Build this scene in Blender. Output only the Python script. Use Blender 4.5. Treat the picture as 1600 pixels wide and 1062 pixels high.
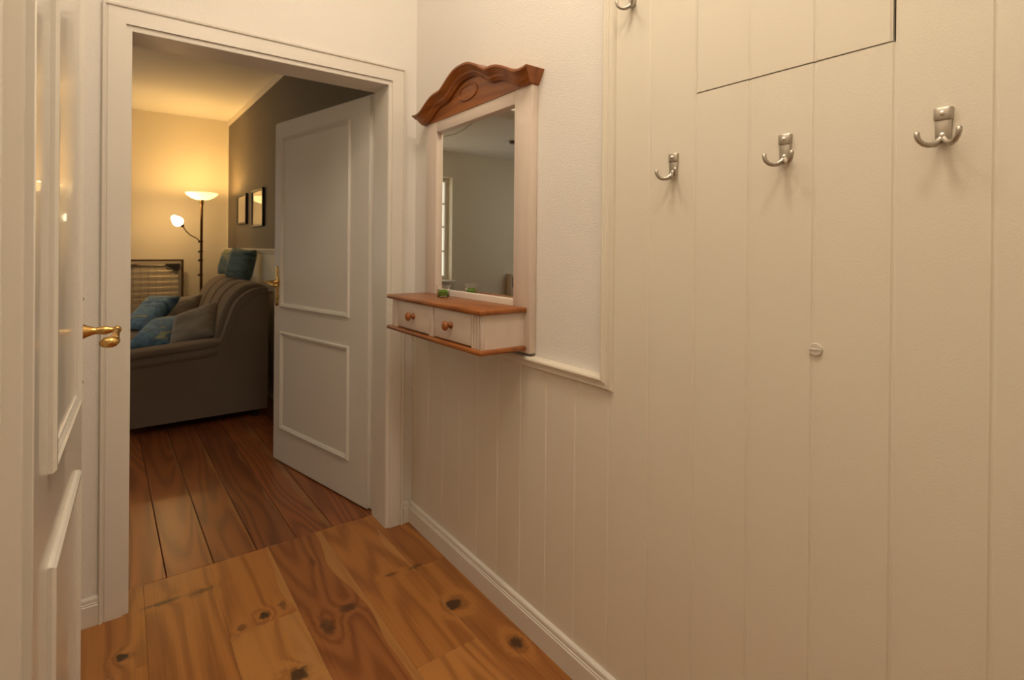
import bpy, bmesh, math, random
from mathutils import Vector, Matrix
random.seed(4)
for o in list(bpy.data.objects): bpy.data.objects.remove(o)
sc = bpy.context.scene
COL = sc.collection
PI = math.pi

# ------------------------------------------------------------------ camera
YAW, PITCH, ROLL = -0.64075, -0.00281, 0.00911
cam_data = bpy.data.cameras.new('camera'); cam = bpy.data.objects.new('camera', cam_data); COL.objects.link(cam)
f0 = Vector((-math.sin(YAW), math.cos(YAW), 0)); r0 = Vector((math.cos(YAW), math.sin(YAW), 0)); u0 = Vector((0, 0, 1))
fw = f0*math.cos(PITCH)+u0*math.sin(PITCH); up = u0*math.cos(PITCH)-f0*math.sin(PITCH)
rt = r0*math.cos(ROLL)+up*math.sin(ROLL); uu = up*math.cos(ROLL)-r0*math.sin(ROLL)
M = Matrix((rt, uu, -fw)).transposed().to_4x4(); M.translation = (-1.07607, -2.19502, 1.25)
cam.matrix_world = M
cam_data.sensor_width = 36; cam_data.lens = 817.307/1600*36
cam_data.shift_x = 0; cam_data.shift_y = (392.54-531)/1600
cam_data.clip_start = 0.01
cam_data.dof.use_dof = True; cam_data.dof.focus_distance = 1.25; cam_data.dof.aperture_fstop = 5.0
sc.camera = cam

# ------------------------------------------------------------------ world, exposure, large lights
w = bpy.data.worlds.new('world'); sc.world = w; w.use_nodes = True
bg = w.node_tree.nodes['Background']; bg.inputs[0].default_value = (1.0, 0.96, 0.80, 1); bg.inputs[1].default_value = 0.8
vs = sc.view_settings
vs.view_transform = 'Standard'; vs.look = 'None'; vs.gamma = 1; vs.use_curve_mapping = False; vs.exposure = 1.0

def point_light(name, loc, power, color, radius, parent=None):
    l = bpy.data.lights.new(name, 'POINT'); l.energy = power; l.color = color; l.shadow_soft_size = radius
    o = bpy.data.objects.new(name, l); COL.objects.link(o); o.location = loc
    if parent: o.parent = parent
    return o

# ------------------------------------------------------------------ materials
def new_mat(name):
    m = bpy.data.materials.new(name); m.use_nodes = True
    nt = m.node_tree; b = nt.nodes['Principled BSDF']
    return m, nt, b

def N(nt, typ, **kw):
    n = nt.nodes.new(typ)
    for k, v in kw.items():
        if k == 'inp':
            for i, val in v.items(): n.inputs[i].default_value = val
        else: setattr(n, k, v)
    return n

def math_n(nt, op, a, b=None, c=None, clamp=False):
    n = nt.nodes.new('ShaderNodeMath'); n.operation = op; n.use_clamp = clamp
    for i, v in enumerate((a, b, c)):
        if v is None: continue
        if isinstance(v, (int, float)): n.inputs[i].default_value = v
        else: nt.links.new(v, n.inputs[i])
    return n.outputs[0]

def mix_c(nt, fac, a, b, mode='MIX'):
    n = nt.nodes.new('ShaderNodeMix'); n.data_type = 'RGBA'; n.blend_type = mode
    for i, v in ((0, fac), (6, a), (7, b)):
        if isinstance(v, (int, float)): n.inputs[i].default_value = v
        elif isinstance(v, tuple): n.inputs[i].default_value = v if len(v) == 4 else (*v, 1)
        else: nt.links.new(v, n.inputs[i])
    return n.outputs[2]

def smooth(nt, v, a, b, lo=0.0, hi=1.0):
    n = nt.nodes.new('ShaderNodeMapRange'); n.interpolation_type = 'SMOOTHSTEP'
    nt.links.new(v, n.inputs[0]); n.inputs[1].default_value = a; n.inputs[2].default_value = b
    n.inputs[3].default_value = lo; n.inputs[4].default_value = hi
    return n.outputs[0]

def paint(name, col, rough=0.4, bump=0.0, bscale=120.0, var=0.04, detail=3.0, spec=0.5, coat=0.0):
    m, nt, b = new_mat(name)
    geo = N(nt, 'ShaderNodeNewGeometry')
    n1 = N(nt, 'ShaderNodeTexNoise', inp={'Scale': 3.0, 'Detail': 3.0}); nt.links.new(geo.outputs['Position'], n1.inputs['Vector'])
    c = mix_c(nt, n1.outputs[0], tuple(x*(1-var) for x in col), tuple(min(1, x*(1+var)) for x in col))
    nt.links.new(c, b.inputs['Base Color'])
    b.inputs['Roughness'].default_value = rough; b.inputs['Specular IOR Level'].default_value = spec
    b.inputs['Coat Weight'].default_value = coat
    if bump:
        n2 = N(nt, 'ShaderNodeTexNoise', inp={'Scale': bscale, 'Detail': detail}); nt.links.new(geo.outputs['Position'], n2.inputs['Vector'])
        bp = N(nt, 'ShaderNodeBump', inp={'Strength': bump, 'Distance': 0.003}); nt.links.new(n2.outputs[0], bp.inputs['Height'])
        nt.links.new(bp.outputs[0], b.inputs['Normal'])
    return m

def simple(name, col, rough=0.4, metal=0.0, **kw):
    m, nt, b = new_mat(name)
    b.inputs['Base Color'].default_value = (*col, 1); b.inputs['Roughness'].default_value = rough; b.inputs['Metallic'].default_value = metal
    for k, v in kw.items(): b.inputs[k].default_value = v
    return m

def wood(name, light, dark, knot=(0.04, 0.018, 0.008), axis=1, along=0.10, ring=34.0, rscale=2.6, rough=0.3, knots=(), tint=False,
         sap=None, fine=0.35, contrast=0.75, spec=0.5, coat=0.0, use_random=True, bump=0.05, kamp=1.0):
    """grain along one world axis: contour rings of a stretched noise field, fine fibres and knots at given places"""
    m, nt, b = new_mat(name); L = nt.links.new
    geo = N(nt, 'ShaderNodeNewGeometry'); oi = N(nt, 'ShaderNodeObjectInfo')
    pos = geo.outputs['Position']
    sep = N(nt, 'ShaderNodeSeparateXYZ'); L(pos, sep.inputs[0])
    sc_ = [1.0, 1.0, 1.0]; sc_[axis] = along
    vm = N(nt, 'ShaderNodeVectorMath', operation='MULTIPLY'); L(pos, vm.inputs[0]); vm.inputs[1].default_value = sc_
    base = vm.outputs[0]
    if use_random:
        rnd = N(nt, 'ShaderNodeCombineXYZ'); r = math_n(nt, 'MULTIPLY', oi.outputs['Random'], 37.0)
        L(r, rnd.inputs[0]); L(r, rnd.inputs[2]); L(r, rnd.inputs[1])
        va = N(nt, 'ShaderNodeVectorMath', operation='ADD'); L(base, va.inputs[0]); L(rnd.outputs[0], va.inputs[1]); base = va.outputs[0]
    n1 = N(nt, 'ShaderNodeTexNoise', inp={'Scale': rscale, 'Detail': 1.5, 'Roughness': 0.45}); L(base, n1.inputs['Vector'])
    field = n1.outputs[0]; spot = None
    if knots:
        nk = N(nt, 'ShaderNodeTexNoise', inp={'Scale': 42.0, 'Detail': 2.0}); L(pos, nk.inputs['Vector'])
        nks = N(nt, 'ShaderNodeSeparateColor'); L(nk.outputs['Color'], nks.inputs[0])
        KX = math_n(nt, 'MULTIPLY_ADD', math_n(nt, 'SUBTRACT', nks.outputs[0], 0.5), 0.035, sep.outputs[0])
        KY = math_n(nt, 'MULTIPLY_ADD', math_n(nt, 'SUBTRACT', nks.outputs[1], 0.5), 0.035, sep.outputs[1])
    for (kx, ky, rx, ry, amp, dk) in knots:
        amp *= kamp
        dx = math_n(nt, 'MULTIPLY', math_n(nt, 'SUBTRACT', KX, kx), 1.0/rx)
        dy = math_n(nt, 'MULTIPLY', math_n(nt, 'SUBTRACT', KY, ky), 1.0/ry)
        d2 = math_n(nt, 'ADD', math_n(nt, 'MULTIPLY', dx, dx), math_n(nt, 'MULTIPLY', dy, dy))
        g = math_n(nt, 'POWER', 2.718, math_n(nt, 'MULTIPLY', d2, -0.30))
        field = math_n(nt, 'MULTIPLY_ADD', g, amp, field)
        s = math_n(nt, 'MULTIPLY', smooth(nt, d2, 1.6, 0.25), dk)
        spot = s if spot is None else math_n(nt, 'MAXIMUM', spot, s)
    rg = math_n(nt, 'SINE', math_n(nt, 'MULTIPLY', field, ring*2))
    rg = math_n(nt, 'MULTIPLY_ADD', rg, 0.5, 0.5)
    rg = math_n(nt, 'POWER', rg, 1.6)
    sf = [140.0, 140.0, 140.0]; sf[axis] = 3.0
    vf = N(nt, 'ShaderNodeVectorMath', operation='MULTIPLY'); L(pos, vf.inputs[0]); vf.inputs[1].default_value = sf
    n2 = N(nt, 'ShaderNodeTexNoise', inp={'Scale': 1.0, 'Detail': 2.0}); L(vf.outputs[0], n2.inputs['Vector'])
    n3 = N(nt, 'ShaderNodeTexNoise', inp={'Scale': 1.1, 'Detail': 2.0}); L(base, n3.inputs['Vector'])
    fac = math_n(nt, 'MULTIPLY', rg, contrast*0.6)
    fac = math_n(nt, 'MULTIPLY_ADD', math_n(nt, 'SUBTRACT', n2.outputs[0], 0.5), fine, fac)
    fac = math_n(nt, 'ADD', fac, math_n(nt, 'MULTIPLY', math_n(nt, 'SUBTRACT', n3.outputs[0], 0.42), 0.9), clamp=True)
    col = mix_c(nt, fac, light, dark)
    if tint:
        col = mix_c(nt, 1.0, col, oi.outputs['Color'], 'MULTIPLY')
    if sap is not None:
        tc = N(nt, 'ShaderNodeTexCoord'); gs = N(nt, 'ShaderNodeSeparateXYZ'); L(tc.outputs['Generated'], gs.inputs[0])
        vn = N(nt, 'ShaderNodeTexNoise', inp={'Scale': 3.2, 'Detail': 1.0}); vy = N(nt, 'ShaderNodeVectorMath', operation='MULTIPLY')
        L(pos, vy.inputs[0]); vy.inputs[1].default_value = (0.15, 0.9, 0); L(vy.outputs[0], vn.inputs['Vector'])
        gx = math_n(nt, 'MULTIPLY_ADD', math_n(nt, 'SUBTRACT', vn.outputs[0], 0.5), 0.55, gs.outputs[0])
        df = math_n(nt, 'SUBTRACT', gx, oi.outputs['Alpha'])
        sm = smooth(nt, df, -0.008, 0.012)
        sapc = mix_c(nt, math_n(nt, 'MULTIPLY', fac, 0.6), sap, tuple(0.5*(a+c_) for a, c_ in zip(sap, dark)))
        col = mix_c(nt, math_n(nt, 'MULTIPLY', sm, 0.85), col, sapc)
    if spot is not None:
        col = mix_c(nt, spot, col, knot)
    L(col, b.inputs['Base Color'])
    b.inputs['Roughness'].default_value = rough; b.inputs['Specular IOR Level'].default_value = spec; b.inputs['Coat Weight'].default_value = coat
    b.inputs['Coat Roughness'].default_value = 0.25
    if bump:
        bp = N(nt, 'ShaderNodeBump', inp={'Strength': bump, 'Distance': 0.002}); L(fac, bp.inputs['Height']); L(bp.outputs[0], b.inputs['Normal'])
    return m

MAT = {}
MAT['plank'] = paint('cream_plank_paint', (0.80, 0.740, 0.622), 0.38, 0.10, 260, 0.02)
MAT['plaster'] = paint('white_plaster', (0.84, 0.80, 0.745), 0.85, 0.55, 210, 0.02, detail=4)
MAT['white'] = paint('white_gloss_paint', (0.80, 0.755, 0.68), 0.33, 0.05, 150, 0.02)
MAT['door'] = paint('white_door_paint', (0.78, 0.745, 0.68), 0.22, 0.04, 60, 0.015, coat=0.3)
MAT['ceil'] = paint('ceiling_paint', (0.82, 0.80, 0.76), 0.9, 0.1, 200, 0.02)
MAT['cream'] = paint('cream_wall_paint', (0.80, 0.74, 0.62), 0.8, 0.15, 220, 0.02)
MAT['sofa'] = paint('taupe_velour', (0.185, 0.148, 0.120), 0.95, 0.25, 700, 0.10, spec=0.2)
MAT['sofa'].node_tree.nodes['Principled BSDF'].inputs['Sheen Weight'].default_value = 0.35
MAT['sofa'].node_tree.nodes['Principled BSDF'].inputs['Sheen Tint'].default_value = (0.6, 0.5, 0.42, 1)
MAT['dark_gap'] = simple('dark_gap_backing', (0.02, 0.017, 0.014), 0.9)
MAT['brass'] = simple('aged_brass', (0.60, 0.38, 0.13), 0.26, 1.0)
MAT['nickel'] = simple('brushed_nickel', (0.47, 0.43, 0.37), 0.36, 1.0)
MAT['screw'] = simple('bright_screw', (0.75, 0.70, 0.62), 0.22, 1.0)
MAT['mirror'] = simple('mirror_silver', (0.92, 0.93, 0.90), 0.012, 1.0)
MAT['black'] = simple('black_plastic', (0.018, 0.016, 0.015), 0.45)
MAT['cap'] = simple('offwhite_cap', (0.70, 0.64, 0.55), 0.45)
MAT['floor'] = wood('pine_floor', (0.47, 0.195, 0.048), (0.235, 0.075, 0.018), along=0.09, ring=44, rscale=4.5, rough=0.36, tint=True, sap=(0.52, 0.25, 0.075), coat=0.1, fine=0.8, contrast=1.0, bump=0.03, kamp=0.35,
    knots=[(-1.070, -0.220, .014, .018, 0.30, 1.0), (-0.680, -0.272, .016, .020, 0.35, 1.0), (-0.653, -0.601, .026, .030, 0.40, 0.9),
           (-0.525, -0.455, .022, .045, 0.25, 0.6), (-0.440, -0.405, .030, .022, 0.25, 0.62), (-0.129, -0.604, .030, .028, 0.28, 0.92),
           (-0.062, -0.880, .020, .028, 0.28, 0.9), (-0.955, 0.001, .055, .014, 0.06, 0.72), (-0.835, -0.005, .040, .012, 0.06, 0.6),
           (-0.242, -0.315, .030, .009, 0.08, 0.5), (-0.146, -0.325, .035, .010, 0.05, 0.55), (-0.616, -0.257, .012, .028, 0.12, 0.55), (-0.753, -0.294, .012, .018, 0.1, 0.5),
           (-0.462, -0.054, .012, .035, 0.1, 0.35)])
MAT['floor_liv'] = wood('old_pine_floor', (0.33, 0.108, 0.032), (0.145, 0.043, 0.014), along=0.10, ring=52, rscale=4.6, contrast=1.1, rough=0.36, tint=True, sap=(0.33, 0.15, 0.05), coat=0.15)
MAT['pine'] = wood('honey_pine', (0.36, 0.115, 0.021), (0.13, 0.033, 0.007), axis=1, along=0.14, ring=22, rscale=9.0, rough=0.34, coat=0.1,
    use_random=False, knots=[], fine=0.3)
MAT['wash'] = wood('whitewashed_pine', (0.77, 0.655, 0.565), (0.65, 0.515, 0.42), axis=2, along=0.1, ring=12, rscale=8.0, rough=0.42, use_random=False, contrast=0.35, fine=0.22, bump=0.03)
MAT['wash_h'] = wood('whitewashed_pine_across', (0.77, 0.655, 0.565), (0.65, 0.515, 0.42), axis=1, along=0.1, ring=12, rscale=8.0, rough=0.42, use_random=False, contrast=0.35, fine=0.22, bump=0.03)

# living room right wall: taupe field in a cream border above the rail
def two_tone():
    m, nt, b = new_mat('taupe_wall_with_cream_border'); geo = N(nt, 'ShaderNodeNewGeometry'); s = N(nt, 'ShaderNodeSeparateXYZ'); nt.links.new(geo.outputs['Position'], s.inputs[0])
    a = math_n(nt, 'GREATER_THAN', s.outputs[2], 1.23); c = math_n(nt, 'LESS_THAN', s.outputs[2], 2.605); d = math_n(nt, 'LESS_THAN', s.outputs[1], 4.42)
    k = math_n(nt, 'MULTIPLY', math_n(nt, 'MULTIPLY', a, c), d)
    nt.links.new(mix_c(nt, k, (0.80, 0.74, 0.62), (0.165, 0.135, 0.10)), b.inputs['Base Color']); b.inputs['Roughness'].default_value = 0.75
    return m
MAT['two_tone'] = two_tone()

def emit(name, col, strength, base=(1, 1, 1)):
    m, nt, b = new_mat(name); b.inputs['Base Color'].default_value = (*base, 1)
    b.inputs['Emission Color'].default_value = (*col, 1); b.inputs['Emission Strength'].default_value = strength; b.inputs['Roughness'].default_value = 0.3
    return m
MAT['bowl'] = emit('lit_frosted_bowl', (1.0, 0.66, 0.24), 1.1)
MAT['shade'] = emit('lit_white_glass_shade', (1.0, 0.82, 0.50), 4.0)
MAT['hall_glass_dim'] = emit('dimmer_lit_opal_glass', (1.0, 0.85, 0.66), 15.0)
MAT['hall_glass'] = emit('lit_opal_glass', (1.0, 0.85, 0.67), 13.5)

def glass_mat(name, col=(1, 1, 1), rough=0.0):
    m, nt, b = new_mat(name); b.inputs['Base Color'].default_value = (*col, 1); b.inputs['Transmission Weight'].default_value = 1.0
    b.inputs['Roughness'].default_value = rough; b.inputs['IOR'].default_value = 1.45
    return m
MAT['glass'] = glass_mat('clear_glass')
def pane_mat():
    m, nt, b = new_mat('window_pane'); out = nt.nodes['Material Output']
    t = N(nt, 'ShaderNodeBsdfTransparent'); g = N(nt, 'ShaderNodeBsdfGlossy', inp={'Roughness': 0.02}); mx = N(nt, 'ShaderNodeMixShader', inp={0: 0.06})
    nt.links.new(t.outputs[0], mx.inputs[1]); nt.links.new(g.outputs[0], mx.inputs[2]); nt.links.new(mx.outputs[0], out.inputs[0]); return m
MAT['pane'] = pane_mat()

def cushion_mat(name, cols, scale, rough=0.75, seed=0.0):
    m, nt, b = new_mat(name); tc = N(nt, 'ShaderNodeTexCoord'); mp = N(nt, 'ShaderNodeMapping'); mp.inputs['Location'].default_value = (seed, seed*0.7, seed*1.3)
    mp.inputs['Scale'].default_value = (1, 2.2, 1); mp.inputs['Rotation'].default_value = (0, 0, 0.6)
    nt.links.new(tc.outputs['Object'], mp.inputs[0])
    n1 = N(nt, 'ShaderNodeTexNoise', inp={'Scale': scale, 'Detail': 3.0, 'Distortion': 0.9}); nt.links.new(mp.outputs[0], n1.inputs['Vector'])
    cr = N(nt, 'ShaderNodeValToRGB'); nt.links.new(n1.outputs[0], cr.inputs[0]); e = cr.color_ramp.elements
    n = len(cols)
    for i, c in enumerate(cols):
        p = 0.27+0.46*i/(n-1)
        el = e[i] if i < 2 else e.new(p)
        el.position = p; el.color = (*c, 1)
    nt.links.new(cr.outputs[0], b.inputs['Base Color']); b.inputs['Roughness'].default_value = rough; b.inputs['Sheen Weight'].default_value = 0.2
    n2 = N(nt, 'ShaderNodeTexNoise', inp={'Scale': 220.0}); nt.links.new(tc.outputs['Object'], n2.inputs['Vector'])
    bp = N(nt, 'ShaderNodeBump', inp={'Strength': 0.15, 'Distance': 0.002}); nt.links.new(n2.outputs[0], bp.inputs['Height']); nt.links.new(bp.outputs[0], b.inputs['Normal'])
    return m
BLUES = [(0.02, 0.05, 0.11), (0.06, 0.17, 0.34), (0.17, 0.33, 0.48), (0.06, 0.16, 0.30), (0.42, 0.44, 0.24), (0.55, 0.64, 0.66)]
TEALS = [(0.03, 0.07, 0.09), (0.07, 0.13, 0.15), (0.14, 0.21, 0.21), (0.09, 0.16, 0.19), (0.32, 0.31, 0.09), (0.20, 0.25, 0.24)]
GREYS = [(0.14, 0.125, 0.11), (0.23, 0.20, 0.175), (0.31, 0.275, 0.24), (0.25, 0.22, 0.19)]

# ------------------------------------------------------------------ mesh builder
class MB:
    def __init__(s): s.v = []; s.f = []
    def add(s, vs, fs):
        b = len(s.v); s.v += [tuple(x) for x in vs]; s.f += [tuple(i+b for i in f) for f in fs]; return s
    def box(s, x0, x1, y0, y1, z0, z1):
        x0, x1 = sorted((x0, x1)); y0, y1 = sorted((y0, y1)); z0, z1 = sorted((z0, z1))
        return s.add([(x0,y0,z0),(x1,y0,z0),(x1,y1,z0),(x0,y1,z0),(x0,y0,z1),(x1,y0,z1),(x1,y1,z1),(x0,y1,z1)],
                     [(0,3,2,1),(4,5,6,7),(0,1,5,4),(1,2,6,5),(2,3,7,6),(3,0,4,7)])
    def prism(s, poly, axis, a0, a1):
        """poly: 2D points in the other two axes (in xyz order), extruded along axis"""
        n = len(poly); vs = []
        for a in (a0, a1):
            for p in poly:
                q = list(p); q.insert(axis, a); vs.append(tuple(q))
        fs = [tuple(range(n)), tuple(range(2*n-1, n-1, -1))]+[(i, i+n, (i+1) % n+n, (i+1) % n) for i in range(n)]
        return s.add(vs, fs)
    def loft(s, rings, closed=True, caps=True):
        n = len(rings[0]); vs = [p for r in rings for p in r]; fs = []
        for k in range(len(rings)-1):
            for i in range(n if closed else n-1):
                j = (i+1) % n; fs.append((k*n+i, k*n+j, (k+1)*n+j, (k+1)*n+i))
        if caps and closed:
            fs.append(tuple(range(n-1, -1, -1))); fs.append(tuple((len(rings)-1)*n+i for i in range(n)))
        return s.add(vs, fs)
    def lathe(s, prof, origin, axis=2, n=32, caps=True):
        o = Vector(origin); ax = Vector([1 if i == axis else 0 for i in range(3)]); e1 = Vector([1 if i == (axis+1) % 3 else 0 for i in range(3)]); e2 = ax.cross(e1)
        rings = [[tuple(o+ax*h+(e1*math.cos(2*PI*i/n)+e2*math.sin(2*PI*i/n))*max(r, 1e-5)) for i in range(n)] for r, h in prof]
        return s.loft(rings, True, caps)
    def tube(s, path, rad, n=12, flat=None):
        P = [Vector(p) for p in path]; R = rad if isinstance(rad, (list, tuple)) else [rad]*len(P)
        rings = []; prev = None
        for i, p in enumerate(P):
            t = (P[min(i+1, len(P)-1)]-P[max(i-1, 0)]).normalized()
            if prev is None:
                a = Vector((0, 0, 1)) if abs(t.z) < 0.9 else Vector((1, 0, 0)); e1 = t.cross(a).normalized()
            else: e1 = (prev-t*prev.dot(t)).normalized()
            prev = e1; e2 = t.cross(e1)
            rings.append([tuple(p+(e1*math.cos(2*PI*k/n)+e2*math.sin(2*PI*k/n))*R[i]) for k in range(n)])
        return s.loft(rings)
    def frame(s, u0, u1, z0, z1, prof, mp, sides=4):
        """mitred moulding round a rectangle; prof: (inset, height) polygon; mp(u, z, h) -> xyz; sides 3 = open at the bottom"""
        rings = []
        order = [(0, 0), (0, 1), (1, 1), (1, 0)]
        for (a, b) in order:
            rg = []
            for (i_, h) in prof:
                u = u0+i_ if a == 0 else u1-i_
                if sides == 3: z = z0 if b == 0 else z1-i_
                else: z = z0+i_ if b == 0 else z1-i_
                rg.append(mp(u, z, h))
            rings.append(rg)
        n = len(prof)
        if sides == 4:
            vs = [p for r in rings for p in r]; fs = []
            for k in range(4):
                for i in range(n):
                    j = (i+1) % n; k2 = (k+1) % 4; fs.append((k*n+i, k*n+j, k2*n+j, k2*n+i))
            return s.add(vs, fs)
        return s.loft(rings)
    def build(s, name, mat, parent=None, bevel=0.0, seg=2, smooth_=False, angle=40, loc=None):
        me = bpy.data.meshes.new(name); me.from_pydata(s.v, [], s.f)
        bm = bmesh.new(); bm.from_mesh(me)
        bmesh.ops.recalc_face_normals(bm, faces=bm.faces)
        if bevel:
            es = [e for e in bm.edges if len(e.link_faces) == 2 and e.calc_face_angle(0) > math.radians(28)]
            bmesh.ops.bevel(bm, geom=es, offset=bevel, segments=seg, profile=0.5, affect='EDGES', clamp_overlap=True)
        bm.to_mesh(me); bm.free()
        if smooth_ or bevel:
            me.polygons.foreach_set('use_smooth', [True]*len(me.polygons))
            me.set_sharp_from_angle(angle=math.radians(angle))
        me.materials.append(MAT[mat] if isinstance(mat, str) else mat)
        o = bpy.data.objects.new(name, me); COL.objects.link(o)
        if parent: o.parent = parent
        if loc: o.location = loc
        return o

def empty(name, loc=(0, 0, 0), rz=0.0):
    o = bpy.data.objects.new(name, None); COL.objects.link(o); o.location = loc; o.rotation_euler = (0, 0, rz); o.empty_display_size = 0.05
    return o
def tag(o, label, cat, group=None):
    o['label'] = label; o['category'] = cat
    if group: o['group'] = group
    return o
def struct(o, label=None):
    o['kind'] = 'structure'
    if label: o['label'] = label
    return o

# ------------------------------------------------------------------ key dimensions
XL, XR = -1.068, -0.110            # doorway casing inner edges
ZI = 2.0
HALL_H, LIV_H, D = 3.05, 2.674, 4.5
def xr_liv(y): return -0.066-(y-2.363)*0.0271
WALL_L = -1.19; REAR = -3.3
PW = 0.13156; PY0 = -1.20405       # plank width, plank seam under the vertical trim
ZRAIL = 0.8655

# ------------------------------------------------------------------ structure: hall
fl = struct(MB().box(WALL_L-0.05, 0.05, REAR, 0.158, -0.06, -0.018).build('floor', 'dark_gap'), 'honey pine plank floor of the hallway')
def plank(parent, x0, x1, y0, y1, z0, z1, mat, tint, sapa, bev=0.0005):
    o = MB().box(x0+0.0001, x1-0.0001, y0+0.0001, y1-0.0001, z0, z1).build('plank', mat, parent, bevel=bev, seg=1)
    o.color = (*tint, sapa); return o
S0, SW = -1.006, 0.2135
cuts = {-1: [(-.295,)], 0: [], 1: [(-.318,)], 2: [], 3: [(-.785,)], 4: [(-.335,)]}
tints = {(-1, 0): ((1.02, 1.0, .9), 9), (-1, 1): ((1.0, 1.0, 1.0), 9), (0, 0): ((.97, .93, .9), 9), (1, 0): ((1.1, 1.18, 1.25), .62), (1, 1): ((1.02, .98, 1.0), .93),
         (2, 0): ((.80, .70, .72), .83), (3, 0): ((1.12, 1.15, 1.2), 9), (3, 1): ((1.0, .97, .95), .95), (4, 0): ((1.05, 1.05, 1.0), 9), (4, 1): ((1.0, .95, .9), 9)}
for k in range(-1, 5):
    x0 = max(S0+k*SW, WALL_L); x1 = min(S0+(k+1)*SW, 0.02)
    ys = [REAR]+sorted(c[0] for c in cuts[k])+[0.158]
    for i in range(len(ys)-1):
        t, sa = tints.get((k, i), ((1, 1, 1), 9))
        plank(fl, x0, x1, ys[i], ys[i+1], -0.018, 0.0, 'floor', t, sa)

struct(MB().box(WALL_L-0.1, 0.1, REAR-0.05, 0.16, HALL_H, HALL_H+0.08).build('ceiling', 'ceil'))
struct(MB().box(WALL_L-0.1, 0.1, REAR-0.08, REAR, -0.02, HALL_H).build('wall_rear', 'plaster'))

# wall with the doorway (hall face y=.012, living face y=.158)
wb = MB()
wb.box(-4.8, XL+0.016, 0.012, 0.158, -0.02, 3.12); wb.box(XR-0.012, 0.35, 0.012, 0.158, -0.02, 3.12); wb.box(XL+0.016, XR-0.012, 0.012, 0.158, 1.99, 3.12)
wall_back = struct(wb.build('wall_back', 'plaster'), 'white plaster wall around the open doorway')

# right wall: plaster above the rail, backing behind the planks
wr = MB()
wr.box(0.012, 0.10, REAR, 0.012, -0.02, HALL_H)
wall_right = struct(wr.build('wall_right', 'plaster'), 'cream panelled wall with coat hooks and white plaster niche')
MB().box(0.010, 0.013, -1.215, 0.012, 0.86, HALL_H).build('plaster_field', 'plaster', wall_right)
def wall_plank(w, z0, z1):
    c, d, t = 0.0042, 0.0021, 0.0118
    m = MB(); m.prism([(t, 0.0), (d, 0.0), (d, 0.0012), (0, c), (0, w-c), (d, w-0.0012), (d, w), (t, w)], 2, z0, z1)
    return m
plank_proto = {}
def add_plank(y0, z0, z1, parent, w=PW, name='plank', mat='plank', dx=0.0):
    key = (round(w, 4), z0, z1)
    if key not in plank_proto:
        o = wall_plank(w, z0, z1).build(name, mat, parent); plank_proto[key] = o
    else:
        o = plank_proto[key].copy(); COL.objects.link(o); o.parent = parent; o.name = name
    o.location = (dx, y0, 0); return o
for k in range(0, 9): add_plank(PY0+k*PW, 0.02, 0.868, wall_right)
add_plank(PY0+9*PW, 0.02, 0.868, wall_right, w=0.012-(PY0+9*PW))
HZ = 1.6185
for k in range(1, 16):
    y0 = PY0-k*PW
    if k in (3, 4, 5): add_plank(y0, 0.02, HZ, wall_right)
    else: add_plank(y0, 0.02, HALL_H, wall_right)
# hatch of three planks above
hatch = struct(empty('door_3', (0, PY0-5*PW, HZ)), 'flush cupboard hatch of three cream planks above the coat hooks')
for k in (3, 4, 5):
    wdt = PW-(0.0045 if k == 5 else 0.0)-(0.0007 if k == 3 else 0)
    m = wall_plank(wdt, 0.003, HALL_H-HZ-0.01)
    m.build('plank', 'plank', hatch, loc=(0, (5-k)*PW+(0.0045 if k == 5 else 0), 0))
# thin near-black sheet behind the hatch joint, painting in the gap's shade
MB().box(0.0117, 0.0121, PY0-5*PW, PY0-2*PW, HZ-0.002, HALL_H).build('hatch_gap_shade', 'dark_gap', wall_right)

# rail and vertical trim, mitred round the niche corner
prof_r = [(0.038, 0.010), (0.038, -0.013), (0.034, -0.019), (0.029, -0.021), (0.024, -0.019), (0.021, -0.0145), (0.018, -0.0150), (0.0165, -0.011), (0.012, -0.0125), (0.006, -0.0115), (0.002, -0.007), (0.0, -0.001), (0.0, 0.010)]
m = MB(); YC = -1.2205
rings = [[(x, 0.012, ZRAIL+u) for u, x in prof_r], [(x, YC+u, ZRAIL+u) for u, x in prof_r], [(x, YC+u, HALL_H) for u, x in prof_r]]
m.loft(rings)
struct(m.build('trim_1', 'plank', smooth_=True, angle=30), 'profiled cream rail and upright trim framing the plaster niche')

# baseboards
def bb_prof(s=1.0):   # (thickness, z)
    return [(0.0, 0.0), (0.017, 0.0), (0.017, 0.066), (0.0135, 0.0685), (0.0150, 0.0735), (0.0120, 0.076), (0.0130, 0.083), (0.011, 0.089), (0.006, 0.0925), (0.0, 0.093)]
m = MB(); m.loft([[(-t, y, z) for t, z in bb_prof()] for y in (REAR, 0.004)])
struct(m.build('baseboard_right', 'white', smooth_=True, angle=35), 'white profiled baseboard under the cream planks')
m = MB(); m.loft([[(x, 0.012-t*0.75, z) for t, z in bb_prof()] for x in (-0.043, -0.0175)])
struct(m.build('baseboard_back', 'white', smooth_=True, angle=35))
m = MB(); m.loft([[(x, 0.012-t*0.75, z) for t, z in bb_prof()] for x in (WALL_L, -1.1305)])
struct(m.build('baseboard_back_corner', 'white', smooth_=True, angle=35))
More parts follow.
